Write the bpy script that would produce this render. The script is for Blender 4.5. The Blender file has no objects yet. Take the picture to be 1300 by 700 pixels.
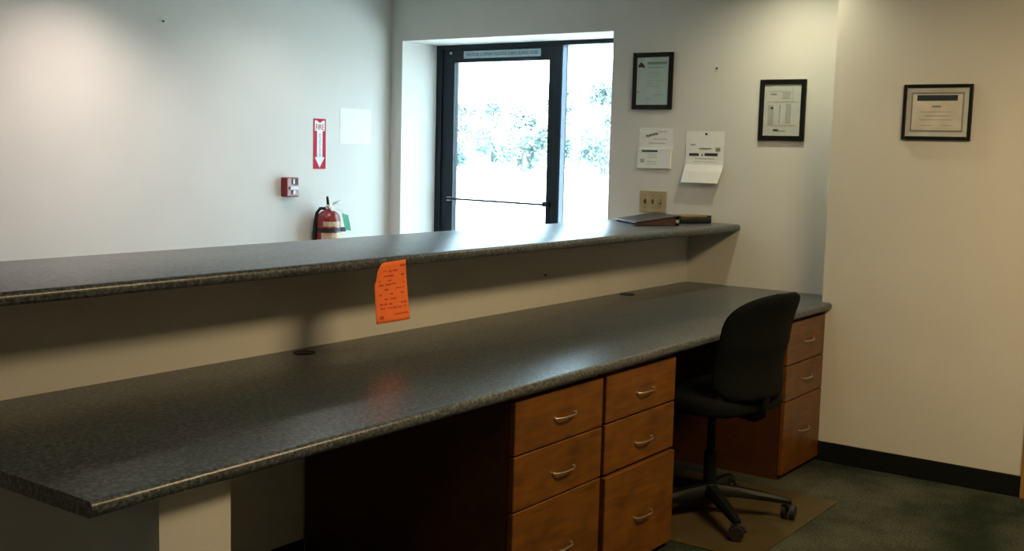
import bpy, bmesh, math, random
from mathutils import Vector, Matrix
R = math.radians
SC = bpy.context.scene
C = SC.collection

# ------------------------------------------------------------------ camera
CAM_H = 1.4153
YAW, PITCH, ROLL, FPX = 35.5769, -6.3788, -1.4521, 1422.58
y_, p_, r_ = R(YAW), R(PITCH), R(ROLL)
fw = Vector((math.cos(y_)*math.cos(p_), math.sin(y_)*math.cos(p_), math.sin(p_)))
rt = Vector((math.sin(y_), -math.cos(y_), 0)); up = rt.cross(fw)
rt2 = rt*math.cos(r_) - up*math.sin(r_); up2 = up*math.cos(r_) + rt*math.sin(r_)
cam = bpy.data.cameras.new('camera'); camo = bpy.data.objects.new('camera', cam); C.objects.link(camo)
m = Matrix((rt2, up2, -fw)).transposed().to_4x4(); m.translation = Vector((0, 0, CAM_H)); camo.matrix_world = m
cam.sensor_fit = 'HORIZONTAL'; cam.sensor_width = 36.0; cam.lens = FPX/1300*36.0
cam.clip_start = 0.05; cam.clip_end = 1000
SC.camera = camo

# ------------------------------------------------------------------ world, sun, exposure
w = bpy.data.worlds.new('world'); SC.world = w; w.use_nodes = True
bgn = w.node_tree.nodes['Background']
bgn.inputs[0].default_value = (0.60, 0.84, 1.0, 1); bgn.inputs[1].default_value = 9.8
sun = bpy.data.lights.new('sun', 'SUN'); sun.energy = 26.0; sun.angle = R(1.0); sun.color = (1, .96, .9)
suno = bpy.data.objects.new('sun', sun); C.objects.link(suno)
suno.rotation_euler = Vector((0.55, 0.25, -1)).to_track_quat('-Z', 'Y').to_euler()
vs = SC.view_settings
vs.view_transform = 'Standard'; vs.look = 'None'; vs.exposure = 0.0; vs.gamma = 1.0; vs.use_curve_mapping = False
SC.cycles.use_denoising = True
SC.cycles.max_bounces = 8; SC.cycles.diffuse_bounces = 5; SC.cycles.transparent_max_bounces = 12
SC.cycles.caustics_reflective = False; SC.cycles.caustics_refractive = False
SC.cycles.sample_clamp_indirect = 6.0

CEIL = 2.45
TROFFERS = [  # x, y, watts, colour, label
    (1.30, 0.50, 3, (1.0, .73, .40), 'flat white ceiling light panel over the office near the desk front'),
    (3.25, 0.30, 54, (1.0, .73, .36), 'flat white ceiling light panel over the office carpet near the certificate wall'),
]
DOWNLIGHTS = [  # x, y, watts, colour, cone, label
    (4.89, 2.08, 36, (1.0, .93, .62), 146, 'round recessed downlight over the far desk corner'),
    (3.05, 4.20, 92, (1.0, .82, .74), 124, 'round recessed downlight in the lobby close to the fire sign wall'),
    (4.20, 4.05, 40, (1.0, .93, .92), 140, 'added unseen downlight just inside the entrance brightening the lobby wall'),  # unseen lamp, added to lift the lobby wall around the fire sign
]

# ------------------------------------------------------------------ measured positions (metres)
XL, YF, YB = 1.1876, 1.7878, 2.6739          # desk: left end, front edge, back
ZD, TD = 0.750, 0.034
ZB, TB, YBF, YBB = 1.0681, 0.034, 2.3815, 3.0095   # bar top
XW, XR, YC, YL = 5.3202, 5.0531, 1.8357, 4.777
YO1, YO2, ZO = 4.6834, 3.1705, 2.0705
YEND = 0.9237
XA, XB_, XC, YCAB = 2.5661, 3.0674, 3.5599, 1.8134
X0, Y0 = -2.2, -2.6                           # far side of the office behind the camera

# ------------------------------------------------------------------ materials
MATS = {}
def nodes(name):
    mt = bpy.data.materials.new(name); mt.use_nodes = True
    nt = mt.node_tree; b = nt.nodes['Principled BSDF']; MATS[name] = mt
    return mt, nt, b
def flat(name, col, rough=.5, metal=0.0, spec=.5, var=.08, scale=30, bump=0.0, bscale=200, coat=0.0):
    """plain material with a slight procedural variation of its colour"""
    mt, nt, b = nodes(name)
    tc = nt.nodes.new('ShaderNodeTexCoord'); nz = nt.nodes.new('ShaderNodeTexNoise')
    nz.inputs['Scale'].default_value = scale; nz.inputs['Detail'].default_value = 4
    nt.links.new(tc.outputs['Object'], nz.inputs['Vector'])
    rp = nt.nodes.new('ShaderNodeValToRGB')
    rp.color_ramp.elements[0].position = .3; rp.color_ramp.elements[1].position = .7
    rp.color_ramp.elements[0].color = (*[c*(1-var) for c in col], 1)
    rp.color_ramp.elements[1].color = (*[min(1, c*(1+var)) for c in col], 1)
    nt.links.new(nz.outputs['Fac'], rp.inputs['Fac']); nt.links.new(rp.outputs['Color'], b.inputs['Base Color'])
    b.inputs['Roughness'].default_value = rough; b.inputs['Metallic'].default_value = metal
    b.inputs['Specular IOR Level'].default_value = spec; b.inputs['Coat Weight'].default_value = coat
    if bump:
        n2 = nt.nodes.new('ShaderNodeTexNoise'); n2.inputs['Scale'].default_value = bscale; n2.inputs['Detail'].default_value = 3
        nt.links.new(tc.outputs['Object'], n2.inputs['Vector'])
        bp = nt.nodes.new('ShaderNodeBump'); bp.inputs['Strength'].default_value = bump; bp.inputs['Distance'].default_value = .004
        nt.links.new(n2.outputs['Fac'], bp.inputs['Height']); nt.links.new(bp.outputs['Normal'], b.inputs['Normal'])
    return mt
PAINT = flat('wall_paint', (.67, .655, .615), rough=.85, spec=.12, var=.03, scale=3, bump=.15, bscale=160)
CEILP = flat('ceiling_tile_white', (.72, .71, .68), rough=.9, var=.04, scale=60, bump=.3, bscale=300)
BASEB = flat('black_vinyl_base', (.006, .007, .007), rough=.55, spec=.25)
BLACKF = flat('black_frame_wood', (.007, .007, .006), rough=.4, spec=.3)
ALU = flat('dark_bronze_aluminium', (.008, .016, .024), rough=.5, metal=.0, spec=.25)
ALU_LIT = flat('daylit_aluminium_side', (.05, .075, .115), rough=.35, metal=.6)  # lighter frame aluminium, daylight on the mullion side put into the colour
STEEL = flat('brushed_nickel', (.70, .68, .64), rough=.28, metal=1.0)
WHITEP = flat('white_paper', (.80, .80, .78), rough=.8, spec=.2, var=.02)
PALEP = flat('pale_green_paper', (.50, .62, .60), rough=.7, spec=.2, var=.04)
GREYP = flat('pale_grey_document', (.56, .59, .56), rough=.7, spec=.2, var=.04)
CREAMP = flat('cream_certificate_paper', (.74, .69, .60), rough=.7, spec=.2, var=.10, scale=18)
MATTE_B = flat('certificate_mat_board', (.62, .63, .60), rough=.7, spec=.2, var=.06)
INK = flat('dark_ink', (.03, .035, .035), rough=.7)
INKG = flat('faded_ink', (.24, .27, .26), rough=.7)
INKT = flat('teal_ink', (.02, .09, .12), rough=.6)
INKN = flat('navy_ink', (.015, .025, .045), rough=.6)
INKL = flat('pale_rule_ink', (.40, .43, .41), rough=.7)
ORANGE = flat('fluorescent_orange_paper', (1.0, .20, .05), rough=.7, spec=.2, var=.06, scale=25)
ORINK = flat('orange_sheet_ink', (.62, .06, .012), rough=.7)
TAN = flat('tan_plastic', (.40, .32, .17), rough=.45)
TAND = flat('brown_toggle', (.10, .075, .04), rough=.4)
RED = flat('red_enamel', (.20, .004, .008), rough=.3, coat=.4)
REDS = flat('red_sign_vinyl', (.42, .010, .035), rough=.65, spec=.15)
WHITES = flat('white_sign_vinyl', (.78, .78, .78), rough=.65, spec=.15)
SIGNB = flat('pale_blue_sign_vinyl', (.42, .56, .62), rough=.4)
SIGNT = flat('sign_letter_grey', (.03, .06, .08), rough=.5)
BLKRUB = flat('black_rubber', (.008, .009, .009), rough=.6)
GREEN = flat('green_tag_card', (.01, .26, .14), rough=.6)
LABELC = flat('cream_instruction_label', (.55, .42, .26), rough=.5, var=.25, scale=60)
CHROME = flat('polished_valve_metal', (.75, .77, .78), rough=.2, metal=1.0)
FABRIC = flat('black_chair_fabric', (.0035, .0048, .0040), rough=.85, spec=.15, var=.25, scale=150, bump=.4, bscale=600)
PLASTIC = flat('black_chair_plastic', (.005, .006, .0055), rough=.5, spec=.2)
BINDER = flat('black_binder_vinyl', (.010, .012, .016), rough=.35)
PAGES = flat('maroon_binder_pages', (.11, .060, .055), rough=.8)
CASET = flat('tan_leather_top', (.22, .155, .06), rough=.5)
MAT = flat('amber_chair_mat', (.062, .046, .019), rough=.45, spec=.3, var=.15, scale=9)
TRIMW = flat('golden_oak_trim', (.36, .20, .055), rough=.45)
CONC = flat('sunlit_concrete', (.72, .72, .70), rough=.9, var=.06, scale=.6)
BARK = flat('grey_bark', (.30, .29, .27), rough=.9)
LEAF = flat('pale_leaf', (.33, .44, .43), rough=.6, var=.25, scale=1.3)
GROM = flat('black_grommet', (.004, .004, .004), rough=.5)
ROOM_WHITE = flat('white_enamel', (.78, .78, .76), rough=.4)

def make_laminate():
    mt, nt, b = nodes('charcoal_speckled_laminate')
    tc = nt.nodes.new('ShaderNodeTexCoord')
    n1 = nt.nodes.new('ShaderNodeTexNoise'); n1.inputs['Scale'].default_value = 95; n1.inputs['Detail'].default_value = 5; n1.inputs['Roughness'].default_value = .7
    n2 = nt.nodes.new('ShaderNodeTexNoise'); n2.inputs['Scale'].default_value = 5; n2.inputs['Detail'].default_value = 3
    for n in (n1, n2): nt.links.new(tc.outputs['Object'], n.inputs['Vector'])
    rp = nt.nodes.new('ShaderNodeValToRGB'); e = rp.color_ramp.elements
    e[0].position = .40; e[0].color = (.024, .029, .034, 1); e[1].position = .66; e[1].color = (.20, .22, .235, 1)
    x = rp.color_ramp.elements.new(.52); x.color = (.082, .096, .106, 1)
    nt.links.new(n1.outputs['Fac'], rp.inputs['Fac'])
    mx = nt.nodes.new('ShaderNodeMix'); mx.data_type = 'RGBA'; mx.blend_type = 'MULTIPLY'; mx.inputs[0].default_value = .35
    nt.links.new(rp.outputs['Color'], mx.inputs[6]); nt.links.new(n2.outputs['Color'], mx.inputs[7])
    nt.links.new(mx.outputs[2], b.inputs['Base Color'])
    mr = nt.nodes.new('ShaderNodeMapRange'); mr.inputs[3].default_value = .28; mr.inputs[4].default_value = .33
    nt.links.new(n2.outputs['Fac'], mr.inputs[0]); nt.links.new(mr.outputs[0], b.inputs['Roughness'])
    b.inputs['Specular IOR Level'].default_value = .5
    bp = nt.nodes.new('ShaderNodeBump'); bp.inputs['Strength'].default_value = .06; bp.inputs['Distance'].default_value = .001
    nt.links.new(n1.outputs['Fac'], bp.inputs['Height']); nt.links.new(bp.outputs['Normal'], b.inputs['Normal'])
    return mt
LAM = make_laminate()

def make_wood(name, dark, light, rough=.38):
    mt, nt, b = nodes(name)
    tc = nt.nodes.new('ShaderNodeTexCoord'); mp = nt.nodes.new('ShaderNodeMapping')
    mp.inputs['Scale'].default_value = (3, 22, 22); nt.links.new(tc.outputs['Object'], mp.inputs['Vector'])
    n1 = nt.nodes.new('ShaderNodeTexNoise'); n1.inputs['Scale'].default_value = 2.2; n1.inputs['Detail'].default_value = 7; n1.inputs['Distortion'].default_value = .6
    n2 = nt.nodes.new('ShaderNodeTexNoise'); n2.inputs['Scale'].default_value = 9; n2.inputs['Detail'].default_value = 3
    nt.links.new(mp.outputs['Vector'], n1.inputs['Vector']); nt.links.new(tc.outputs['Object'], n2.inputs['Vector'])
    rp = nt.nodes.new('ShaderNodeValToRGB'); e = rp.color_ramp.elements
    e[0].position = .32; e[0].color = (*dark, 1); e[1].position = .70; e[1].color = (*light, 1)
    ad = nt.nodes.new('ShaderNodeMath'); ad.operation = 'MULTIPLY_ADD'; ad.inputs[1].default_value = .5
    h = nt.nodes.new('ShaderNodeMath'); h.operation = 'MULTIPLY'; h.inputs[1].default_value = .5
    nt.links.new(n2.outputs['Fac'], h.inputs[0]); nt.links.new(n1.outputs['Fac'], ad.inputs[0]); nt.links.new(h.outputs[0], ad.inputs[2])
    nt.links.new(ad.outputs[0], rp.inputs['Fac']); nt.links.new(rp.outputs['Color'], b.inputs['Base Color'])
    b.inputs['Roughness'].default_value = rough
    return mt
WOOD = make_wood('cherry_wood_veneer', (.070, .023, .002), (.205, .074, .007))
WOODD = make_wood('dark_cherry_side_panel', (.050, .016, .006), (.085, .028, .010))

def make_carpet():
    mt, nt, b = nodes('dark_green_carpet')
    tc = nt.nodes.new('ShaderNodeTexCoord')
    n1 = nt.nodes.new('ShaderNodeTexNoise'); n1.inputs['Scale'].default_value = 90; n1.inputs['Detail'].default_value = 5; n1.inputs['Roughness'].default_value = .8
    n2 = nt.nodes.new('ShaderNodeTexNoise'); n2.inputs['Scale'].default_value = 2.5; n2.inputs['Detail'].default_value = 4
    for n in (n1, n2): nt.links.new(tc.outputs['Object'], n.inputs['Vector'])
    mm = nt.nodes.new('ShaderNodeMath'); mm.operation = 'MULTIPLY'
    nt.links.new(n1.outputs['Fac'], mm.inputs[0]); nt.links.new(n2.outputs['Fac'], mm.inputs[1])
    rp = nt.nodes.new('ShaderNodeValToRGB'); e = rp.color_ramp.elements
    e[0].position = .17; e[0].color = (.012, .018, .012, 1); e[1].position = .38; e[1].color = (.088, .094, .068, 1)
    nt.links.new(mm.outputs[0], rp.inputs['Fac']); nt.links.new(rp.outputs['Color'], b.inputs['Base Color'])
    b.inputs['Roughness'].default_value = .95; b.inputs['Specular IOR Level'].default_value = .1
    bp = nt.nodes.new('ShaderNodeBump'); bp.inputs['Strength'].default_value = .6; bp.inputs['Distance'].default_value = .004
    nt.links.new(n1.outputs['Fac'], bp.inputs['Height']); nt.links.new(bp.outputs['Normal'], b.inputs['Normal'])
    return mt
CARPET = make_carpet()

def make_glass(name, tint=(1, 1, 1), refl=.04):
    mt, nt, b = nodes(name); nt.nodes.remove(b); out = nt.nodes['Material Output']
    t = nt.nodes.new('ShaderNodeBsdfTransparent'); t.inputs[0].default_value = (*tint, 1)
    g = nt.nodes.new('ShaderNodeBsdfGlossy'); g.inputs['Roughness'].default_value = .03
    mx = nt.nodes.new('ShaderNodeMixShader'); mx.inputs[0].default_value = refl
    nt.links.new(t.outputs[0], mx.inputs[1]); nt.links.new(g.outputs[0], mx.inputs[2]); nt.links.new(mx.outputs[0], out.inputs[0])
    return mt
GLASS = make_glass('clear_door_glass', (.95, .98, .98))
PGLASS = make_glass('picture_glass')

def make_emit(name, col, s):
    mt, nt, b = nodes(name)
    b.inputs['Base Color'].default_value = (.8, .8, .78, 1)
    b.inputs['Emission Color'].default_value = (*col, 1); b.inputs['Emission Strength'].default_value = s
    return mt
DIFF = make_emit('lit_acrylic_diffuser', (1, .86, .66), 2.0)
BULB = make_emit('lit_lamp_face', (1, .93, .74), 6.0)

# ------------------------------------------------------------------ mesh helpers
def B(): return bmesh.new()
def box(bm, x0, x1, y0, y1, z0, z1, bev=0.0, seg=2):
    v = [bm.verts.new((x, y, z)) for x in (x0, x1) for y in (y0, y1) for z in (z0, z1)]
    fs = [bm.faces.new([v[i] for i in q]) for q in ((0,1,3,2),(4,6,7,5),(0,4,5,1),(2,3,7,6),(0,2,6,4),(1,5,7,3))]
    if bev:
        es = {e for f in fs for e in f.edges}
        bmesh.ops.bevel(bm, geom=list(es), offset=bev, segments=seg, profile=.5, affect='EDGES')
    return bm
def prism(bm, pts, z0, z1):
    a = [bm.verts.new((x, y, z0)) for x, y in pts]; b = [bm.verts.new((x, y, z1)) for x, y in pts]
    n = len(pts); bm.faces.new(a[::-1]); bm.faces.new(b)
    for i in range(n): bm.faces.new((a[i], a[(i+1) % n], b[(i+1) % n], b[i]))
    bmesh.ops.recalc_face_normals(bm, faces=bm.faces)
    return bm
def cyl(bm, a, b, r0, r1=None, n=16, caps=True):
    a, b = Vector(a), Vector(b); r1 = r0 if r1 is None else r1
    d = (b-a).normalized(); u = d.orthogonal().normalized(); v = d.cross(u)
    A = []; Bv = []
    for i in range(n):
        t = 2*math.pi*i/n; o = u*math.cos(t)+v*math.sin(t)
        A.append(bm.verts.new(a+o*r0)); Bv.append(bm.verts.new(b+o*r1))
    for i in range(n): bm.faces.new((A[i], A[(i+1) % n], Bv[(i+1) % n], Bv[i]))
    if caps: bm.faces.new(A[::-1]); bm.faces.new(Bv)
    return bm
def tube(bm, pts, r, n=10):
    pts = [Vector(p) for p in pts]; rings = []
    u = None
    for i, p in enumerate(pts):
        d = (pts[min(i+1, len(pts)-1)] - pts[max(i-1, 0)]).normalized()
        u = d.orthogonal().normalized() if u is None else (u - d*u.dot(d)).normalized()
        v = d.cross(u); rr = r[i] if isinstance(r, (list, tuple)) else r
        rings.append([bm.verts.new(p+(u*math.cos(2*math.pi*k/n)+v*math.sin(2*math.pi*k/n))*rr) for k in range(n)])
    for a, b in zip(rings, rings[1:]):
        for k in range(n): bm.faces.new((a[k], a[(k+1) % n], b[(k+1) % n], b[k]))
    bm.faces.new(rings[0][::-1]); bm.faces.new(rings[-1])
    return bm
def lathe(bm, c, prof, n=24):
    rings = []
    for r, z in prof:
        rings.append([bm.verts.new((c[0]+r*math.cos(2*math.pi*k/n), c[1]+r*math.sin(2*math.pi*k/n), c[2]+z)) for k in range(n)])
    for a, b in zip(rings, rings[1:]):
        for k in range(n): bm.faces.new((a[k], a[(k+1) % n], b[(k+1) % n], b[k]))
    bm.faces.new(rings[0][::-1]); bm.faces.new(rings[-1])
    return bm
def obj(name, bm, mat, parent=None, local=False, smooth=False):
    """links one mesh; vertices are world coordinates unless local"""
    bmesh.ops.recalc_face_normals(bm, faces=bm.faces)
    if parent is not None and not local:
        o_ = Vector((0, 0, 0)); q = parent
        while q is not None: o_ += q.location; q = q.parent
        bmesh.ops.translate(bm, verts=bm.verts, vec=-o_)
    me = bpy.data.meshes.new(name); bm.to_mesh(me); bm.free()
    me.materials.append(mat)
    if smooth:
        me.polygons.foreach_set('use_smooth', [True]*len(me.polygons)); me.set_sharp_from_angle(angle=R(40))
    o = bpy.data.objects.new(name, me); C.objects.link(o); o.parent = parent
    return o
def tag(o, label=None, cat=None, group=None, kind=None):
    if label: o['label'] = label
    if cat: o['category'] = cat
    if group: o['group'] = group
    if kind: o['kind'] = kind
    return o
def thing(name, label, cat, loc, group=None):
    o = bpy.data.objects.new(name, None); C.objects.link(o); o.location = loc; o.empty_display_size = .1
    return tag(o, label, cat, group)
def struct(name, bm, mat, label, parent=None):
    o = obj(name, bm, mat, parent)
    if parent is None: tag(o, label, None, None, 'structure')
    return o
def text(name, s, size, mat, parent, origin, xdir, zdir, align='CENTER', width=None, ext=.0004):
    """flat lettering: origin in world, xdir reading direction, zdir up direction of the letters"""
    cu = bpy.data.curves.new(name, 'FONT'); cu.body = s; cu.size = size; cu.align_x = align; cu.align_y = 'CENTER'; cu.extrude = ext
    o = bpy.data.objects.new(name, cu); C.objects.link(o); cu.materials.append(mat)
    x = Vector(xdir).normalized(); y = Vector(zdir).normalized(); z = x.cross(y)
    mm = Matrix((x, y, z)).transposed().to_4x4(); o_ = Vector((0, 0, 0)); q = parent
    while q is not None: o_ += q.location; q = q.parent
    mm.translation = Vector(origin)-o_
    bpy.context.view_layer.update()
    me = bpy.data.meshes.new_from_object(o.evaluated_get(bpy.context.evaluated_depsgraph_get()))
    bpy.data.objects.remove(o); bpy.data.curves.remove(cu)
    if not me.materials: me.materials.append(mat)
    o = bpy.data.objects.new(name, me); C.objects.link(o); o.parent = parent
    if width:
        xs = [v.co.x for v in me.vertices]; mm = mm @ Matrix.Diagonal((width/(max(xs)-min(xs)), 1, 1, 1))
    o.matrix_local = mm
    return o

# ------------------------------------------------------------------ the room
T = .15
struct('floor', box(B(), X0, XW+.335, Y0, YL, -.10, 0), CARPET, 'dark green grey carpet floor of the office and lobby')
struct('ceiling', box(B(), X0-T, XW+.44, Y0-T, YL+T, CEIL, CEIL+.15), CEILP, 'flat white ceiling over office and lobby')
struct('wall_left', box(B(), X0-T, XW+.44, YL, YL+T, -.1, CEIL), PAINT, 'pale lobby wall with the red fire sign and extinguisher')
struct('wall_back', box(B(), X0-T, X0, Y0-T, YL, -.1, CEIL), PAINT, 'plain pale wall behind the camera')
struct('wall_near', box(B(), X0, XR+.4, Y0-T, Y0, -.1, CEIL), PAINT, 'plain pale wall on the office side')
# wall with the entrance: three blocks around the recessed opening, one mesh
bm = B()
box(bm, XW, XW+.44, YO1, YL, -.1, CEIL)
box(bm, XW, XW+.44, YO2, YO1, ZO, CEIL)
box(bm, XW, XW+.44, YC-.3, YO2, -.1, CEIL)
struct('wall_far', bm, PAINT, 'pale wall with the recessed glass entrance and hanging papers')
struct('wall_right', box(B(), XR, XR+.40, Y0, YC, -.1, CEIL), PAINT, 'tan wall jutting forward with the framed certificate')
# half-height wall carrying the bar, support wall under the desk end
struct('wall_partition', box(B(), .2, XW, YB, YB+.125, 0, ZB-TB), PAINT, 'low tan partition wall between desk and raised bar')
struct('wall_support', box(B(), 1.378, 1.562, YF+.06, YB, 0, ZD-TD), PAINT, 'short tan support wall under the near desk end')
# baseboards
struct('baseboard_right', box(B(), XR-.010, XR, YEND, YCAB+.02, 0, .093, .003), BASEB, 'black vinyl baseboard along the certificate wall')
struct('baseboard_partition', box(B(), 1.562, XA, YB-.008, YB, 0, .10, .002), BASEB, 'black vinyl baseboard in the knee space')
struct('baseboard_left', box(B(), X0, XW, YL-.010, YL, 0, .093, .003), BASEB, 'black vinyl baseboard along the lobby wall')
# oak casing at the end of the certificate wall
bm = B(); box(bm, XR-.022, XR, YEND-.075, YEND, 0, 2.10, .004); box(bm, XR-.022, XR, YEND-.95, YEND-.875, 0, 2.10, .004); box(bm, XR-.022, XR, YEND-.875, YEND-.075, 2.03, 2.10, .004)
struct('trim_1', bm, TRIMW, 'golden oak door casing at the end of the certificate wall')
dr = struct('door_2', box(B(), XR-.006, XR, YEND-.875, YEND-.075, 0.01, 2.03), TRIMW, 'oak door beside the certificate wall')
obj('door_handle', lathe(B(), (XR-.05, YEND-.80, .95), [(.012, -.03), (.026, -.02), (.030, 0), (.026, .02), (.012, .03)]), STEEL, dr, smooth=True)

# ------------------------------------------------------------------ entrance: door, sidelight, frame
XD = XW+.335                                   # inside face of the storefront
JW = .045
M0, M1 = 3.768, 3.722                          # mullion between door and sidelight
fr = struct('trim_2', box(B(), XD, XD+.10, YO1-JW, YO1, 0, ZO), ALU, 'dark aluminium storefront frame around door and sidelight')
obj('head_bar', box(B(), XD, XD+.10, YO2, YO1-JW, 2.045, ZO), ALU, fr)
ml = obj('mullion', box(B(), XD, XD+.072, M1, M0, 0, 2.045, .002, 1), ALU, fr)
obj('daylit_side_strip', box(B(), XD+.006, XD+.050, M1-.004, M1, .10, 2.045, .001, 1), ALU_LIT, ml)  # thin strip in the lighter tone, painting the daylit side of the mullion
obj('side_jamb', box(B(), XD, XD+.10, YO2, YO2+JW, 0, 2.045), ALU, fr)
obj('sill_bar', box(B(), XD, XD+.10, YO2+JW, M1, 0, .10), ALU, fr)
wd = struct('window_1', box(B(), XD+.04, XD+.046, YO2+JW, M1, .10, 2.045), GLASS, 'tall clear glass sidelight beside the entrance door')
D0, D1 = YO1-JW-.001, M0+.001                  # door edges
GL0, GL1, GZ0, GZ1 = 4.545, 3.817, .24, 1.962
do = struct('door_1', box(B(), XD+.012, XD+.056, GL0, D0, .012, 2.0445), ALU, 'dark aluminium entrance door with one large glass pane')
obj('stile', box(B(), XD+.012, XD+.056, D1, GL1, .012, 2.0445), ALU, do)
obj('top_rail', box(B(), XD+.012, XD+.056, GL1, GL0, GZ1, 2.0445), ALU, do)
obj('bottom_rail', box(B(), XD+.012, XD+.056, GL1, GL0, .012, GZ0), ALU, do)
obj('pane', box(B(), XD+.03, XD+.036, GL1, GL0, GZ0, GZ1), GLASS, do)
bar = obj('push_bar', tube(B(), [(XD-.03, GL0+.03, 1.097), (XD-.03, GL1-.03, 1.092)], .0065), ALU, do, smooth=True)
for yy in (GL0+.018, GL1-.018):
    obj('push_bar_bracket', box(B(), XD-.038, XD+.012, yy-.012, yy+.012, 1.080, 1.110, .004), ALU, do)
obj('closer_screw', cyl(B(), (XD+.006, GL0+.03, 2.022), (XD+.012, GL0+.03, 2.022), .008), STEEL, do)
sg = thing('door_notice', 'narrow pale blue lettered strip stuck on the door top rail', 'sign', (XD+.011, 4.17, 2.01))
obj('strip', box(B(), XD+.008, XD+.0115, 3.880, 4.470, 1.985, 2.030), SIGNB, sg)
text('lettering', 'THIS DOOR TO REMAIN UNLOCKED DURING BUSINESS HOURS', .030, SIGNT, sg, (XD+.0074, 4.175, 2.0075), (0, -1, 0), (0, 0, 1), width=.555)

# portal where daylight enters
pl = bpy.data.lights.new('door_portal', 'AREA'); pl.shape = 'RECTANGLE'; pl.size = 2.06; pl.size_y = 1.51; pl.cycles.is_portal = True
po = bpy.data.objects.new('door_portal', pl); C.objects.link(po)
po.matrix_world = Matrix.Translation((XD+.12, (YO1+YO2)/2, 1.035)) @ Vector((-1, 0, 0)).to_track_quat('-Z', 'X').to_matrix().to_4x4()

# ------------------------------------------------------------------ outdoors
struct('ground', box(B(), XW+.44, 260, -160, 260, -.25, -.03), CONC, 'sunlit pale paved ground outside the door')
random.seed(4)
def tree(x, y, h, rw, label):
    t = thing('leafy_tree', label, 'tree', (x, y, -.03), 'trees across the paved ground')
    bm = B(); tube(bm, [(0, 0, 0), (.1, .05, h*.3), (.0, .1, h*.62)], [.22, .16, .07], 8)
    obj('trunk', bm, BARK, t, local=True)
    bm = B()
    for _ in range(22):
        bz = h*random.uniform(.10, .88); k = rw*(1.0-.45*abs(bz/h-.4)/.5)
        an = random.uniform(0, 2*math.pi); rr = k*.62*math.sqrt(random.random()); br = random.uniform(.22, .40)*k
        for _ in range(280):
            d = Vector((random.gauss(0, 1), random.gauss(0, 1), random.gauss(0, .8))).normalized()*br*random.uniform(.35, 1.05)
            c = Vector((rr*math.cos(an), rr*math.sin(an), max(bz, .3+br*.5)))+d
            a = Vector((random.gauss(0, 1), random.gauss(0, 1), random.gauss(0, 1))).normalized(); b = a.orthogonal().normalized()
            s = random.uniform(.08, .20)
            bm.faces.new([bm.verts.new(c+a*s), bm.verts.new(c+b*s*.7), bm.verts.new(c-a*s), bm.verts.new(c-b*s*.7)])
    me = bpy.data.meshes.new('crown'); bm.to_mesh(me); bm.free(); me.materials.append(LEAF)
    o = bpy.data.objects.new('crown', me); C.objects.link(o); o.parent = t
for bear, dist, h, rw, lab in (
        (30.9, 76, 7.4, 3.4, 'pale leafy tree at the outer side of the sidelight glass'),
        (33.2, 97, 8.0, 3.6, 'pale leafy tree behind the mullion between sidelight and door'),
        (35.1, 78, 4.8, 3.0, 'low pale leafy tree in the door pane on the mullion side'),
        (36.9, 99, 6.8, 3.4, 'taller pale leafy tree in the middle of the door pane'),
        (38.9, 80, 5.4, 2.8, 'pale leafy tree half behind the hinge side door stile')):
    tree(dist*math.cos(R(bear)), dist*math.sin(R(bear)), h, rw, lab)

# ------------------------------------------------------------------ worktops
def bull(bm, sel, r, seg=5):
    es = [e for e in bm.edges if sel(e)]
    bmesh.ops.bevel(bm, geom=es, offset=r, segments=seg, profile=.5, affect='EDGES')
bm = prism(B(), [(XL, YF), (XR, YF), (XR, YC), (XW, YC), (XW, YB), (XL, YB)], ZD-TD, ZD)
bull(bm, lambda e: all(abs(v.co.y-YF) < 1e-4 for v in e.verts) and abs(e.verts[0].co.x-e.verts[1].co.x) > .5, .0155)
dk = thing('desk_worktop', 'long charcoal speckled laminate desk worktop below the raised bar', 'counter', (3, YF, ZD-TD))
obj('worktop', bm, LAM, dk, smooth=True)
def grommet(x, y):
    bm = B(); lathe(bm, (x, y, ZD), [(.036, .0), (.036, .003), (.032, .0045), (.026, .003), (.0, .0025)][:4], 24)
    obj('cable_grommet', bm, GROM, dk, smooth=True)
grommet(2.505, 2.605); grommet(4.60, 2.618)
bm = prism(B(), [(.2, YBF), (XW, YBF), (XW, YBB), (.2, YBB)], ZB-TB, ZB)
bull(bm, lambda e: (all(abs(v.co.y-YBF) < 1e-4 for v in e.verts) or all(abs(v.co.y-YBB) < 1e-4 for v in e.verts)) and abs(e.verts[0].co.x-e.verts[1].co.x) > .5, .0155)
tag(obj('bar_top', bm, LAM, None, smooth=True), 'raised charcoal laminate bar top with rounded edges on the partition wall', 'counter')

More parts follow.
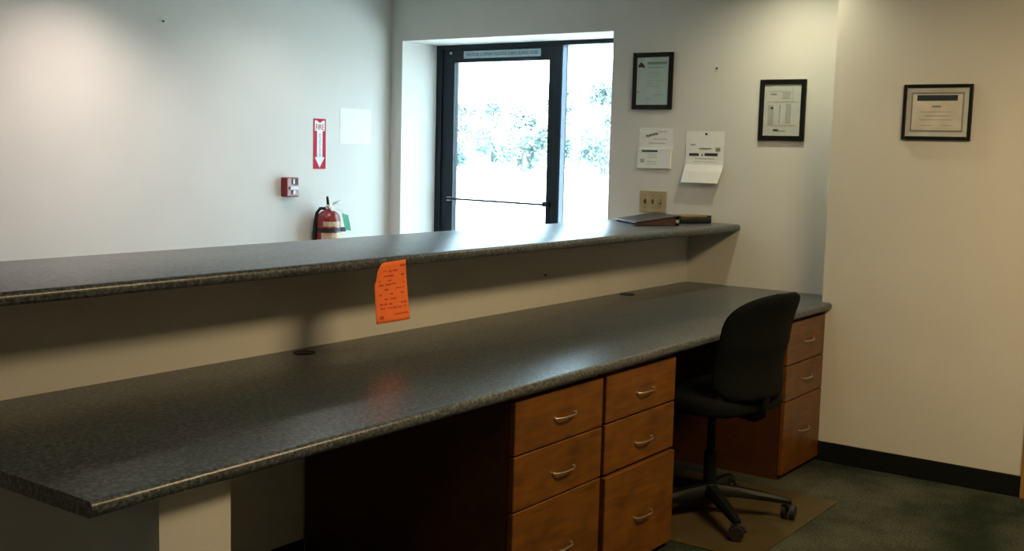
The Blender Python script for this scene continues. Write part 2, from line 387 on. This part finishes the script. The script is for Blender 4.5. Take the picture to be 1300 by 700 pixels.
# ------------------------------------------------------------------ drawer cabinets
def pull(x, z, w_, parent, yf):
    d = .015; pts = []
    for i in range(9):
        t = i/8; s = -1+2*t
        pts.append((x+s*w_/2, yf-.004-d*(1-abs(s)**3.5), z))
    bm = B(); tube(bm, pts, .0032, 8)
    for s in (-1, 1): cyl(bm, (x+s*w_/2, yf, z), (x+s*w_/2, yf-.005, z), .0055, n=12)
    return obj('handle', bm, STEEL, parent, smooth=True)
def cabinet(label, x0, x1, fronts, handles, hw=.115, sticks=(0, 0, 0)):
    t = thing('drawer_cabinet', label, 'cabinet', ((x0+x1)/2, YCAB+.02, 0), 'drawer cabinets under the desk')
    bm = B(); y0, y1 = YCAB+.022, YB-.012
    box(bm, x0, x0+.018, y0, y1, .0, ZD-TD); box(bm, x1-.018, x1, y0, y1, .0, ZD-TD)
    box(bm, x0+.018, x1-.018, y1-.01, y1, .0, ZD-TD); box(bm, x0+.018, x1-.018, y0, y1-.01, .0, .022); box(bm, x0+.018, x1-.018, y0, y1-.01, ZD-TD-.018, ZD-TD)
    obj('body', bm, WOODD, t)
    for (z0, z1), hz, st in zip(fronts, handles, sticks):
        bm = B(); box(bm, x0+.003, x1-.003, YCAB-st, YCAB+.020, z0, z1, .002, 1)
        box(bm, x0+.03, x1-.03, YCAB+.020, YB-.06, z0+.02, z1-.03)
        d = obj('drawer', bm, WOOD, t)
        pull((x0+x1)/2+.02, hz, hw, d, YCAB-st)
    return t
cabinet('cherry wood three-drawer cabinet beside the dark knee space under the desk', XA, XB_-.009,
        [(.539, .697), (.371, .534), (.022, .366)], [.614, .443, .196])
cabinet('cherry wood three-drawer cabinet next to the black office chair, bottom drawer slightly proud', XB_+.006, XC,
        [(.541, .697), (.369, .535), (.022, .359)], [.610, .437, .175], sticks=(0, 0, .008))
cabinet('cherry wood three-drawer cabinet against the certificate wall at the desk end', 4.602, XR-.004,
        [(.512, .697), (.352, .507), (.022, .347)], [.600, .430, .190])

# ------------------------------------------------------------------ wall hangings
def hung(name, label, cat, wx, yc, zc, group=None):
    return thing(name, label, cat, (wx, yc, zc), group)
def rect(x, ya, yb, za, zb, th=.0006):
    return box(B(), x-th, x, min(ya, yb), max(ya, yb), min(za, zb), max(za, zb))
def frame(name, label, wx, ya, yb, za, zb, fwid, paper, pm, prints):
    """ya = larger y (picture left), yb = smaller y; wall plane at wx, facing -x"""
    t = hung(name, label, 'picture frame', wx, (ya+yb)/2, (za+zb)/2)
    bm = B(); d = .016
    box(bm, wx-d, wx-.001, ya-fwid, ya, za, zb, .003); box(bm, wx-d, wx-.001, yb, yb+fwid, za, zb, .003)
    box(bm, wx-d, wx-.001, yb+fwid, ya-fwid, za, za+fwid, .003); box(bm, wx-d, wx-.001, yb+fwid, ya-fwid, zb-fwid, zb, .003)
    obj('frame', bm, BLACKF, t)
    p = obj(paper, rect(wx-.007, ya-fwid, yb+fwid, za+fwid, zb-fwid, .002), pm, t)
    W_, H_ = (ya-yb-2*fwid), (zb-za-2*fwid)
    for nm, u0, u1, v0, v1, mt in prints:     # fractions from picture left / bottom
        obj(nm, rect(wx-.0092-(.0006 if nm != 'mat_border' else 0), ya-fwid-u0*W_, ya-fwid-u1*W_, za+fwid+v0*H_, za+fwid+v1*H_, .0005), mt, p)
    obj('glass', rect(wx-.012, ya-fwid, yb+fwid, za+fwid, zb-fwid, .002), PGLASS, t)
    return t, p
pr = [('printed_heading', .33, .93, .845, .90, INKG), ('printed_line', .33, .86, .775, .79, INKG)]
random.seed(9)
for i in range(6):
    pr.append(('printed_line', .33, random.uniform(.55, .9), .66-i*.055, .67-i*.055, INKL))
pr += [('printed_line', .55, .85, .20, .22, INKL), ('printed_line', .30, .45, .12, .14, INKL), ('printed_mark', .03, .09, .26, .29, INKG)]
t, p = frame('picture_frame', 'black framed pale green notice beside the entrance opening', XW, 3.036, 2.797, 1.650, 1.948, .024, 'notice', PALEP, pr)
# small emblem in the notice's corner
bm = B(); wx = XW-.0098
for (u, v, rr) in ((.13, .86, .008), (.09, .82, .009), (.17, .825, .010), (.22, .80, .006)):
    yy = 3.036-.024-u*.191; zz = 1.65+.024+v*.25
    cyl(bm, (wx, yy, zz), (wx-.0005, yy, zz), rr, n=14)
obj('emblem', bm, INK, p)
pr = [('printed_mark', .18, .34, .80, .825, INKG), ('printed_line', .12, .50, .86, .87, INKL), ('printed_block', .50, .72, .72, .86, INKL), ('printed_line', .76, .78, .66, .95, INKL),
      ('printed_line', .08, .92, .655, .665, INKL), ('printed_column', .12, .27, .23, .60, INKL), ('printed_column', .60, .74, .25, .62, INKL),
      ('printed_column', .42, .46, .25, .60, INKL), ('printed_mark', .18, .26, .52, .56, INKG), ('printed_line', .10, .90, .20, .21, INKL), ('signature', .28, .42, .09, .125, INK), ('signature', .42, .62, .085, .105, INKG)]
frame('picture_frame', 'black framed grey tabular document above the desk near the wall corner', XW, 2.306, 2.067, 1.496, 1.796, .024, 'document', GREYP, pr)
pr = [('mat_border', .075, .925, .095, .905, INKG), ('certificate_field', .10, .90, .13, .87, CREAMP), ('inner_rule', .12, .88, .16, .164, INKL), ('inner_rule', .12, .88, .845, .85, INKL)]
t, p = frame('picture_frame', 'black framed landscape certificate with navy banner on the jutting wall', XR, 1.517, 1.226, 1.506, 1.745, .015, 'mat', MATTE_B, pr)
wx = XR-.0105
def cfrac(u): return 1.517-.015-u*.261
def vfrac(v): return 1.506+.015+v*.209
obj('banner', rect(wx, cfrac(.17), cfrac(.82), vfrac(.735), vfrac(.85), .0005), INKN, p)
for u0, u1, v in ((.42, .56, .60), (.25, .75, .50), (.30, .70, .42), (.22, .78, .34), (.25, .45, .22), (.58, .76, .22)):
    obj('printed_line', rect(wx, cfrac(u0), cfrac(u1), vfrac(v), vfrac(v+(.035 if v == .60 else .012)), .0005), INKG if v == .60 else INKL, p)

# signed slip, card, folded sheet
t = hung('signed_slip', 'white slip with a scribbled signature stuck above the white card', 'paper', XW, 2.88, 1.495)
obj('sheet', rect(XW-.0005, 2.986, 2.782, 1.440, 1.553, .001), WHITEP, t)
bm = B(); tube(bm, [(XW-.0018, 2.945-.07*i/12, 1.508+.006*math.sin(i*2.1)+.0014*i) for i in range(13)], .0028, 6); obj('signature', bm, INK, t)
for z, a, b in ((1.532, 2.875, 2.82), (1.492, 2.90, 2.82), (1.470, 2.93, 2.83)):
    obj('printed_line', rect(XW-.0016, a, b, z, z+.004), INKL, t)
t = hung('notice_card', 'thick white card with teal heading stuck above the light switches', 'card', XW, 2.885, 1.39)
obj('card', box(B(), XW-.012, XW-.0005, 2.790, 2.988, 1.338, 1.444, .001, 1), WHITEP, t)
obj('printed_heading', rect(XW-.0121, 2.963, 2.868, 1.425, 1.435), INKT, t)
obj('printed_block', rect(XW-.0121, 2.970, 2.945, 1.368, 1.388), INKL, t)
for z in (1.408, 1.396, 1.372, 1.360): obj('printed_line', rect(XW-.0121, 2.93, 2.872, z, z+.003), INKL, t)
t = hung('folded_notice', 'white folded notice pinned with its bottom flap bent outward', 'paper', XW, 2.60, 1.40)
bm = B()
prof = [(1.538, .0015), (1.46, .003), (1.39, .004), (1.366, .006), (1.33, .022), (1.272, .040)]
L_ = [bm.verts.new((XW-x, 2.706+(.004 if z < 1.3 else 0), z)) for z, x in prof]; R_ = [bm.verts.new((XW-x, 2.490+(.011 if z < 1.3 else 0), z)) for z, x in prof]
for i in range(len(prof)-1): bm.faces.new((L_[i], L_[i+1], R_[i+1], R_[i]))
o = obj('sheet', bm, WHITEP, t); sm = o.modifiers.new('thickness', 'SOLIDIFY'); sm.thickness = .0008; sm.offset = 0
for nm, a, b, z, h, mt in (('printed_heading', 2.685, 2.630, 1.411, .013, INK), ('printed_heading', 2.616, 2.606, 1.411, .010, INKG), ('printed_heading', 2.597, 2.524, 1.412, .014, INK),
                           ('printed_line', 2.63, 2.56, 1.446, .006, INKG), ('printed_block', 2.535, 2.510, 1.436, .018, INKG), ('printed_line', 2.68, 2.65, 1.466, .006, INKL),
                           ('printed_line', 2.66, 2.53, 1.378, .004, INKL), ('printed_line', 2.65, 2.54, 1.396, .003, INKL)):
    obj(nm, rect(XW-.0048, a, b, z, z+h, .0005), mt, t)
bm = B(); cyl(bm, (XW-.002, 2.592, 1.524), (XW-.010, 2.592, 1.524), .006, .0045, 12); obj('push_pin', bm, INK, t, smooth=True)

# triple light switch
t = hung('switch_plate', 'tan three-toggle light switch plate just above the bar end', 'light switch', XW, 2.888, 1.162)
obj('plate', box(B(), XW-.006, XW, 2.808, 2.969, 1.104, 1.219, .003), TAN, t)
for yy in (2.934, 2.888, 2.842):
    sl = obj('toggle', box(B(), XW-.0075, XW-.0055, yy-.006, yy+.006, 1.149, 1.174), TAND, t)
    bm = B(); box(bm, XW-.018, XW-.006, yy-.004, yy+.004, 1.158, 1.170, .001, 1); obj('lever', bm, TAND if yy > 2.86 else TAN, sl)
    for zz in (1.130, 1.193):
        obj('screw', cyl(B(), (XW-.0072, yy, zz), (XW-.0055, yy, zz), .003, n=10), TAND, t)
# nails
def nail(label, a, b, r=.0055):
    bm = B(); cyl(bm, a, b, r*.35, n=8); d = (Vector(b)-Vector(a)).normalized(); cyl(bm, Vector(b)-d*.003, b, r, n=10)
    tag(obj('nail', bm, INK, None), label, 'nail')
nail('bare nail in the pale wall between the two portrait frames', (XW+.01, 2.548, 1.857), (XW-.012, 2.548, 1.857))
nail('bare nail high on the lobby wall over the bar', (3.612, YL+.01, 2.014), (3.612, YL-.010, 2.014))
nail('screw head in the low partition wall under the bar', (3.98, YB+.01, .885), (3.98, YB-.006, .885))

# ------------------------------------------------------------------ lobby wall things
# fire arrow sign
t = thing('fire_sign', 'red and white vertical fire extinguisher arrow sign on lobby wall', 'sign', (4.706, YL, 1.425))
yw = YL-.002
obj('plate', box(B(), 4.656, 4.756, yw, YL, 1.278, 1.570), REDS, t)
obj('white_panel', box(B(), 4.666, 4.746, yw-.0008, yw-.0001, 1.500, 1.560), WHITES, t)
bm = B()
pts = [(4.684, 1.500), (4.728, 1.500), (4.728, 1.346), (4.745, 1.346), (4.706, 1.286), (4.667, 1.346), (4.684, 1.346)]
f0 = [bm.verts.new((x, yw-.0008, z)) for x, z in pts]; f1 = [bm.verts.new((x, yw-.0001, z)) for x, z in pts]
bm.faces.new(f0); bm.faces.new(f1[::-1])
for i in range(7): bm.faces.new((f0[i], f0[(i+1) % 7], f1[(i+1) % 7], f1[i]))
obj('arrow', bm, WHITES, t)
bm = B(); v = [bm.verts.new((x, yy, z)) for yy in (yw-.0012, yw-.0007) for x, z in ((4.680, 1.5605), (4.732, 1.5605), (4.706, 1.545))]
bm.faces.new(v[:3]); bm.faces.new(v[3:][::-1])
obj('notch', bm, REDS, t)
text('lettering', 'FIRE', .046, REDS, t, (4.706, yw-.0012, 1.520), (1, 0, 0), (0, 0, 1), width=.068)
text('lettering', 'EXTINGUISHER', .022, INKG, t, (4.706, yw-.0012, 1.415), (0, 0, -1), (1, 0, 0), width=.135)
# sheet of paper
tag(obj('posted_sheet', box(B(), 4.874, 5.145, YL-.0015, YL-.0002, 1.430, 1.640), WHITEP, None), 'blank white sheet posted on the lobby wall beside the fire sign', 'paper')
# pull station
t = thing('fire_alarm_pull', 'small red fire alarm pull station with white T handle', 'fire alarm', (4.452, YL, 1.175))
obj('housing', box(B(), 4.404, 4.500, YL-.048, YL, 1.120, 1.231, .006), RED, t)
obj('face_plate', box(B(), 4.412, 4.492, YL-.0495, YL-.047, 1.128, 1.223, .001, 1), RED, t)
obj('upper_panel', box(B(), 4.440, 4.490, YL-.051, YL-.049, 1.188, 1.222), INK, t)
bm = B(); box(bm, 4.426, 4.486, YL-.060, YL-.049, 1.160, 1.181, .002, 1); box(bm, 4.446, 4.466, YL-.058, YL-.049, 1.136, 1.160, .002, 1)
obj('handle', bm, WHITES, t)
obj('white_mark', box(B(), 4.452, 4.464, YL-.0518, YL-.0505, 1.194, 1.222), WHITES, t)
# fire extinguisher
EX, EY, EZ = 4.700, YL-.085, .595
t = thing('fire_extinguisher', 'red fire extinguisher with green tag hanging on the lobby wall', 'fire extinguisher', (EX, EY, EZ))
rb = .070
cyl_prof = [(rb*.82, 0), (rb, .012), (rb, .385), (rb*.96, .405), (rb*.84, .423), (rb*.62, .437), (rb*.36, .445), (rb*.34, .452)]
bm = B(); lathe(bm, (EX, EY, EZ), cyl_prof, 32); body = obj('cylinder', bm, RED, t, smooth=True)
def band(name, z0, z1, a0, a1, mat, dr=.0012):
    bm = B(); n = 20
    g = [[bm.verts.new((EX+(rb+dr)*math.cos(a0+(a1-a0)*i/n), EY+(rb+dr)*math.sin(a0+(a1-a0)*i/n), EZ+z)) for z in (z0, z1)] for i in range(n+1)]
    for i in range(n): bm.faces.new((g[i][0], g[i+1][0], g[i+1][1], g[i][1]))
    return obj(name, bm, mat, body, smooth=True)
band('instruction_label', .10, .315, R(-170), R(-10), LABELC); band('label_heading', .352, .382, R(-160), R(-20), LABELC)
band('strap', .322, .343, R(-180), R(180), BLKRUB, .003)
obj('buckle', box(B(), EX+.052, EX+.095, EY-.052, EY-.040, EZ+.320, EZ+.346, .002, 1), BLKRUB, t)
bm = B(); lathe(bm, (EX, EY, EZ+.438), [(.018, 0), (.020, .008), (.020, .030), (.015, .040)], 20); val = obj('valve', bm, CHROME, t, smooth=True)
bm = B(); tube(bm, [(EX-.005, EY, EZ+.470), (EX+.035, EY-.012, EZ+.487), (EX+.085, EY-.02, EZ+.497)], [.008, .009, .007], 8)
obj('carry_handle', bm, CHROME, t, smooth=True)
bm = B(); tube(bm, [(EX-.005, EY, EZ+.478), (EX-.012, EY-.004, EZ+.505), (EX-.018, EY-.006, EZ+.525)], [.008, .008, .006], 8)
obj('squeeze_lever', bm, PLASTIC, t, smooth=True)
bm = B(); cyl(bm, (EX+.004, EY-.019, EZ+.455), (EX+.004, EY-.030, EZ+.455), .016, n=16); obj('pressure_gauge', bm, WHITES, t, smooth=True)
bm = B(); tube(bm, [(EX-.016, EY+.008, EZ+.455), (EX-.040, EY+.028, EZ+.455), (EX-.054, EY+.042, EZ+.428), (EX-.060, EY+.052, EZ+.36), (EX-.060, EY+.052, EZ+.15), (EX-.058, EY+.050, EZ+.08)],
             [.009, .010, .010, .011, .011, .013], 10); obj('hose', bm, BLKRUB, t, smooth=True)
bm = B(); prism(bm, [(0, 0), (.052, -.012), (.078, -.105), (.030, -.098)], -.0006, .0006)
bmesh.ops.rotate(bm, verts=bm.verts, matrix=Matrix.Rotation(R(90), 3, 'X')); bmesh.ops.translate(bm, verts=bm.verts, vec=(EX+.030, EY-.078, EZ+.430))
obj('inspection_tag', bm, GREEN, t)
bm = B(); tube(bm, [(EX+.012, EY-.012, EZ+.460), (EX+.040, EY-.066, EZ+.445), (EX+.052, EY-.078, EZ+.418)], .0018, 6); obj('tag_tie', bm, WHITES, t)
obj('wall_bracket', box(B(), EX-.012, EX+.012, EY+.050, YL, EZ+.10, EZ+.40, .003), BLKRUB, t)

# ------------------------------------------------------------------ orange sheet taped to the bar edge
t = thing('orange_notice', 'bright orange paper sheet hanging from the bar front edge', 'paper', (2.66, YBF-.004, .96))
bm = B(); nu, nv = 20, 16; g = []
zt, zb2 = 1.0535, .862
for j in range(nv+1):
    row = []
    v_ = j/nv
    for i in range(nu+1):
        u = i/nu; s = u
        x = 2.584+u*.148+v_*.006*(u-.3)*2
        # the upper left corner curls over, the foot swings slightly off the wall
        cc = max(0, 1-((u/.30)**2+(v_/.24)**2)) if u < .30 and v_ < .24 else 0
        z = zt+(zb2-zt)*v_ + (.006*(u-.5))*(1-v_) - (.055*(1-math.sqrt(max(0, 1-(1-u/.3)**2)))*max(0, 1-v_*1.6)**2 if u < .3 else 0)
        y = YBF-.0025-.016*v_**1.5-.004*math.sin(u*math.pi)*(v_) - .008*cc
        row.append(bm.verts.new((x, y, z)))
    g.append(row)
for j in range(nv):
    for i in range(nu): bm.faces.new((g[j][i], g[j+1][i], g[j+1][i+1], g[j][i+1]))
o = obj('sheet', bm, ORANGE, t, smooth=True); sm = o.modifiers.new('thickness', 'SOLIDIFY'); sm.thickness = .0006; sm.offset = 0
def omark(u0, u1, v0, v1):
    def P(u, v): return (2.584+u*.148+v*.006*(u-.3)*2, YBF-.0042-.016*v**1.5-.004*math.sin(u*math.pi)*v, zt+(zb2-zt)*v+.006*(u-.5)*(1-v))
    bm = B(); vs_ = [bm.verts.new(P(u, v)) for u, v in ((u0, v0), (u1, v0), (u1, v1), (u0, v1))]; bm.faces.new(vs_)
    obj('handwriting', bm, ORINK, t)
random.seed(3)
for v in (.14, .22, .30, .36, .44, .52, .60, .68, .75):
    u = .12
    while u < .85:
        l = random.uniform(.05, .16)
        if random.random() < .62: omark(u, min(.92, u+l), v, v+random.uniform(.012, .03))
        u += l+random.uniform(.02, .08)
omark(.52, .95, .865, .885); omark(.10, .20, .88, .93); omark(.80, .97, .07, .10)

# ------------------------------------------------------------------ binder and case on the bar end
A_, Bp, D_ = Vector((4.72, 2.66)), Vector((4.926, 2.527)), Vector((4.945, 2.905))
t = thing('ring_binder', 'black ring binder with maroon page edges lying flat on the bar', 'binder', (4.93, 2.72, ZB))
def q4(u, v): return A_+(Bp-A_)*u+(D_-A_)*v
def slab(name, mat, u0, u1, v0, v1, za, zb, th, parent=t):
    bm = B(); vv = []
    for dz in (0, th):
        for u, v in ((u0, v0), (u1, v0), (u1, v1), (u0, v1)):
            p = q4(u, v); vv.append(bm.verts.new((p.x, p.y, ZB+za+(zb-za)*u+dz)))
    for q in ((3, 2, 1, 0), (4, 5, 6, 7), (0, 1, 5, 4), (1, 2, 6, 5), (2, 3, 7, 6), (3, 0, 4, 7)): bm.faces.new([vv[i] for i in q])
    return obj(name, bm, mat, parent)
slab('back_cover', BINDER, 0, 1, 0, 1, .0, .0, .003)
slab('front_cover', BINDER, 0, 1, 0, 1, .014, .046, .003)
bm = B(); vv = []
for dz0, side in ((0, 0), (1, 1)):
    pass
for u in (.985, 1.0):
    for v in (0, 1):
        p = q4(u, v)
        for z in (0, .049): vv.append(bm.verts.new((p.x, p.y, ZB+z)))
for q in ((0, 1, 3, 2), (4, 6, 7, 5), (0, 4, 5, 1), (2, 3, 7, 6), (0, 2, 6, 4), (1, 5, 7, 3)): bm.faces.new([vv[i] for i in q])
sp = obj('spine', bm, BINDER, t)
bm = B(); p0 = q4(1.0, .12); nrm = Vector((D_-A_)).normalized()
pf = q4(.955, 0.0)
cyl(bm, (pf.x-.001*nrm.x, pf.y-.001*nrm.y, ZB+.022), (pf.x-.004*nrm.x, pf.y-.004*nrm.y, ZB+.022), .010, n=16)
obj('spine_ring', bm, STEEL, sp)
bm = B(); vv = []
for u, z0, z1 in ((.05, .0035, .0145), (.93, .0035, .042)):
    for v in (.03, .97):
        p = q4(u, v)
        for z in (z0, z1): vv.append(bm.verts.new((p.x, p.y, ZB+z)))
for q in ((0, 1, 3, 2), (4, 6, 7, 5), (0, 4, 5, 1), (2, 3, 7, 6), (0, 2, 6, 4), (1, 5, 7, 3)): bm.faces.new([vv[i] for i in q])
obj('pages', bm, PAGES, t)
t = thing('small_case', 'small black case with tan top lying behind the binder spine', 'case', (5.195, 2.60, ZB))
bm = B(); prism(bm, [(-.105, -.045), (.105, -.045), (.105, .045), (-.105, .045)], 0, .030); bull(bm, lambda e: True, .008, 3)
cm = Matrix.Rotation(R(-22), 4, 'Z')
bm.transform(cm); obj('body', bm, BINDER, t, local=True, smooth=True)
bm = B(); prism(bm, [(-.095, -.043), (.075, -.043), (.075, .043), (-.095, .043)], .029, .042); bull(bm, lambda e: True, .004, 2); bm.transform(cm); obj('tan_lid', bm, CASET, t, local=True, smooth=True)
bm = B(); prism(bm, [(.078, -.043), (.104, -.043), (.104, .043), (.078, .043)], .028, .040); bull(bm, lambda e: True, .004, 2); bm.transform(cm); obj('end_cap', bm, BINDER, t, local=True, smooth=True)

# ------------------------------------------------------------------ chair mat
tag(obj('chair_mat', prism(B(), [(3.60, 1.505), (4.470, 1.505), (4.470, 2.20), (3.60, 2.20)], .0, .004), MAT, None), 'amber brown chair mat on the carpet under the office chair', 'mat')

# ------------------------------------------------------------------ office chair
CH = thing('office_chair', 'black fabric office chair on casters pushed up to the desk', 'chair', (3.979, 1.860, .004))
HEAD = 77.6
CH.rotation_euler.z = R(HEAD-90)
def part(name, bm, mat, parent=CH): return obj(name, bm, mat, parent, local=True, smooth=True)
bm = B(); lathe(bm, (0, 0, 0), [(.036, .070), (.042, .085), (.040, .115), (.030, .125)], 20); part('base_hub', bm, PLASTIC)
bm = B(); lathe(bm, (0, 0, 0), [(.026, .12), (.026, .25), (.018, .252), (.018, .40), (.03, .402), (.03, .425)], 18); part('gas_column', bm, PLASTIC)
for k in range(5):
    a = R(-62.9-72*k) - R(HEAD-90)
    d = Vector((math.cos(a), math.sin(a), 0)); s = Vector((-d.y, d.x, 0))
    bm = B(); pr_ = []
    for r0, z0, hw, hh in ((.025, .098, .030, .024), (.12, .094, .026, .020), (.22, .083, .021, .016), (.300, .073, .018, .012), (.318, .070, .012, .008)):
        c = d*r0+Vector((0, 0, z0))
        pr_.append([bm.verts.new(c+s*hw*x+Vector((0, 0, hh*z))) for x, z in ((-1, -.8), (1, -.8), (1, .3), (.55, 1), (-.55, 1), (-1, .3))])
    for a1, b1 in zip(pr_, pr_[1:]):
        for i in range(6): bm.faces.new((a1[i], a1[(i+1) % 6], b1[(i+1) % 6], b1[i]))
    bm.faces.new(pr_[0][::-1]); bm.faces.new(pr_[-1])
    lg = part('leg', bm, PLASTIC)
    bm = B(); c = d*.310
    wd_ = (d*.35+s*.94).normalized(); ax = Vector((-wd_.y, wd_.x, 0))
    for q in (-1, 1):
        cyl(bm, c+ax*q*.008+Vector((0, 0, .028)), c+ax*q*.026+Vector((0, 0, .028)), .028, .026, 18)
    cyl(bm, c+Vector((0, 0, .03)), c+Vector((0, 0, .075)), .008, n=10)
    tube(bm, [c+wd_*.032+Vector((0, 0, .030)), c+wd_*.022+Vector((0, 0, .052)), c+Vector((0, 0, .060)), c-wd_*.022+Vector((0, 0, .052))], .008, 8)
    part('caster', bm, BLKRUB, lg)
# seat mechanism, lever, seat
part('tilt_mechanism', box(B(), -.085, .085, -.13, .12, .415, .445, .008), PLASTIC)
bm = B(); tube(bm, [(.07, .05, .43), (.16, .06, .428), (.235, .065, .415)], .006, 8); cyl(bm, (.215, .065, .419), (.265, .067, .411), .010, n=10); part('tilt_lever', bm, PLASTIC)
bm = B(); N = 40; rings = []
for sc_, z in ((.55, .440), (.90, .442), (.985, .455), (1.0, .475), (.985, .497), (.93, .512), (.75, .522), (.40, .525)):
    ring = []
    for i in range(N):
        a = 2*math.pi*i/N; ca, sa = math.cos(a), math.sin(a)
        x = .245*sc_*math.copysign(abs(ca)**.6, ca); y = .01+.235*sc_*math.copysign(abs(sa)**.6, sa)
        ring.append(bm.verts.new((x, y, z - (.022*max(0, y-.13)/.11 if y > .13 else 0))))
    rings.append(ring)
for a1, b1 in zip(rings, rings[1:]):
    for i in range(N): bm.faces.new((a1[i], a1[(i+1) % N], b1[(i+1) % N], b1[i]))
bm.faces.new(rings[0][::-1]); bm.faces.new(rings[-1]); part('seat', bm, FABRIC)
bm = B(); tube(bm, [(0, -.10, .430), (0, -.20, .425), (0, -.232, .445), (0, -.240, .49), (0, -.242, .53), (0, -.242, .55)], [.018, .018, .017, .016, .014, .010], 10); part('back_support', bm, PLASTIC)
# backrest: wrapped, top rolled backwards
def back_pt(s, t, side):
    z0, z1 = .504, .916
    if t < .12: wdt = .205*(.75+.25*math.sin(t/.12*math.pi/2))
    elif t < .608: wdt = .205
    else: wdt = max(.205*max(0, 1-((t-.608)/.392)**3.16)**.45, .06)
    x = s*wdt
    y = -.241 + .073*(abs(x)/.205)**2 + .018*math.sin(min(1, t/.5)*math.pi) - .075*t**3.95
    th = .030*max(0, (1-abs(s)**5))**.5*max(0, (1-abs(2*t-1)**8))**.5
    return Vector((x, y+side*th, z0+(z1-z0)*t))
bm = B(); NS, NT = 20, 26
ss = [-math.cos(math.pi*i/NS) for i in range(NS+1)]; tt = [(1-math.cos(math.pi*j/NT))/2 for j in range(NT+1)]
for side in (-1, 1):
    gg = [[bm.verts.new(back_pt(s, t_, side)) for s in ss] for t_ in tt]
    for j in range(NT):
        for i in range(NS): bm.faces.new((gg[j][i], gg[j][i+1], gg[j+1][i+1], gg[j+1][i]))
bmesh.ops.remove_doubles(bm, verts=bm.verts, dist=.0008)
part('backrest', bm, FABRIC)

# ------------------------------------------------------------------ ceiling lights
for x, y, wt, col, lab in TROFFERS:
    t = thing('ceiling_light', lab, 'light', (x, y, CEIL), 'ceiling light panels')
    bm = B(); a, b = .61, .305
    for q in ((-a, a, -b, -b+.03), (-a, a, b-.03, b), (-a, -a+.03, -b+.03, b-.03), (a-.03, a, -b+.03, b-.03)):
        box(bm, x+q[0], x+q[1], y+q[2], y+q[3], CEIL-.035, CEIL)
    obj('frame', bm, ROOM_WHITE, t)
    obj('diffuser', box(B(), x-a+.03, x+a-.03, y-b+.03, y+b-.03, CEIL-.025, CEIL-.015), DIFF, t)
    al = bpy.data.lights.new('panel_light', 'AREA'); al.shape = 'RECTANGLE'; al.size = 1.15; al.size_y = .54; al.energy = wt; al.color = col
    ao = bpy.data.objects.new('panel_light', al); C.objects.link(ao); ao.parent = t; ao.location = (0, 0, -.040)
for x, y, wt, col, cone, lab in DOWNLIGHTS:
    t = thing('recessed_downlight', lab, 'light', (x, y, CEIL), 'recessed downlights')
    bm = B(); lathe(bm, (x, y, CEIL), [(.055, -.002), (.085, -.002), (.088, -.008), (.060, -.012), (.055, -.006)], 28); obj('trim_ring', bm, ROOM_WHITE, t, smooth=True)
    obj('lamp_face', cyl(B(), (x, y, CEIL-.006), (x, y, CEIL-.001), .054, n=24), BULB, t)
    sl = bpy.data.lights.new('downlight_lamp', 'SPOT'); sl.energy = wt; sl.color = col; sl.spot_size = R(cone); sl.spot_blend = .9; sl.shadow_soft_size = .05
    so = bpy.data.objects.new('downlight_lamp', sl); C.objects.link(so); so.parent = t; so.location = (0, 0, -.02)
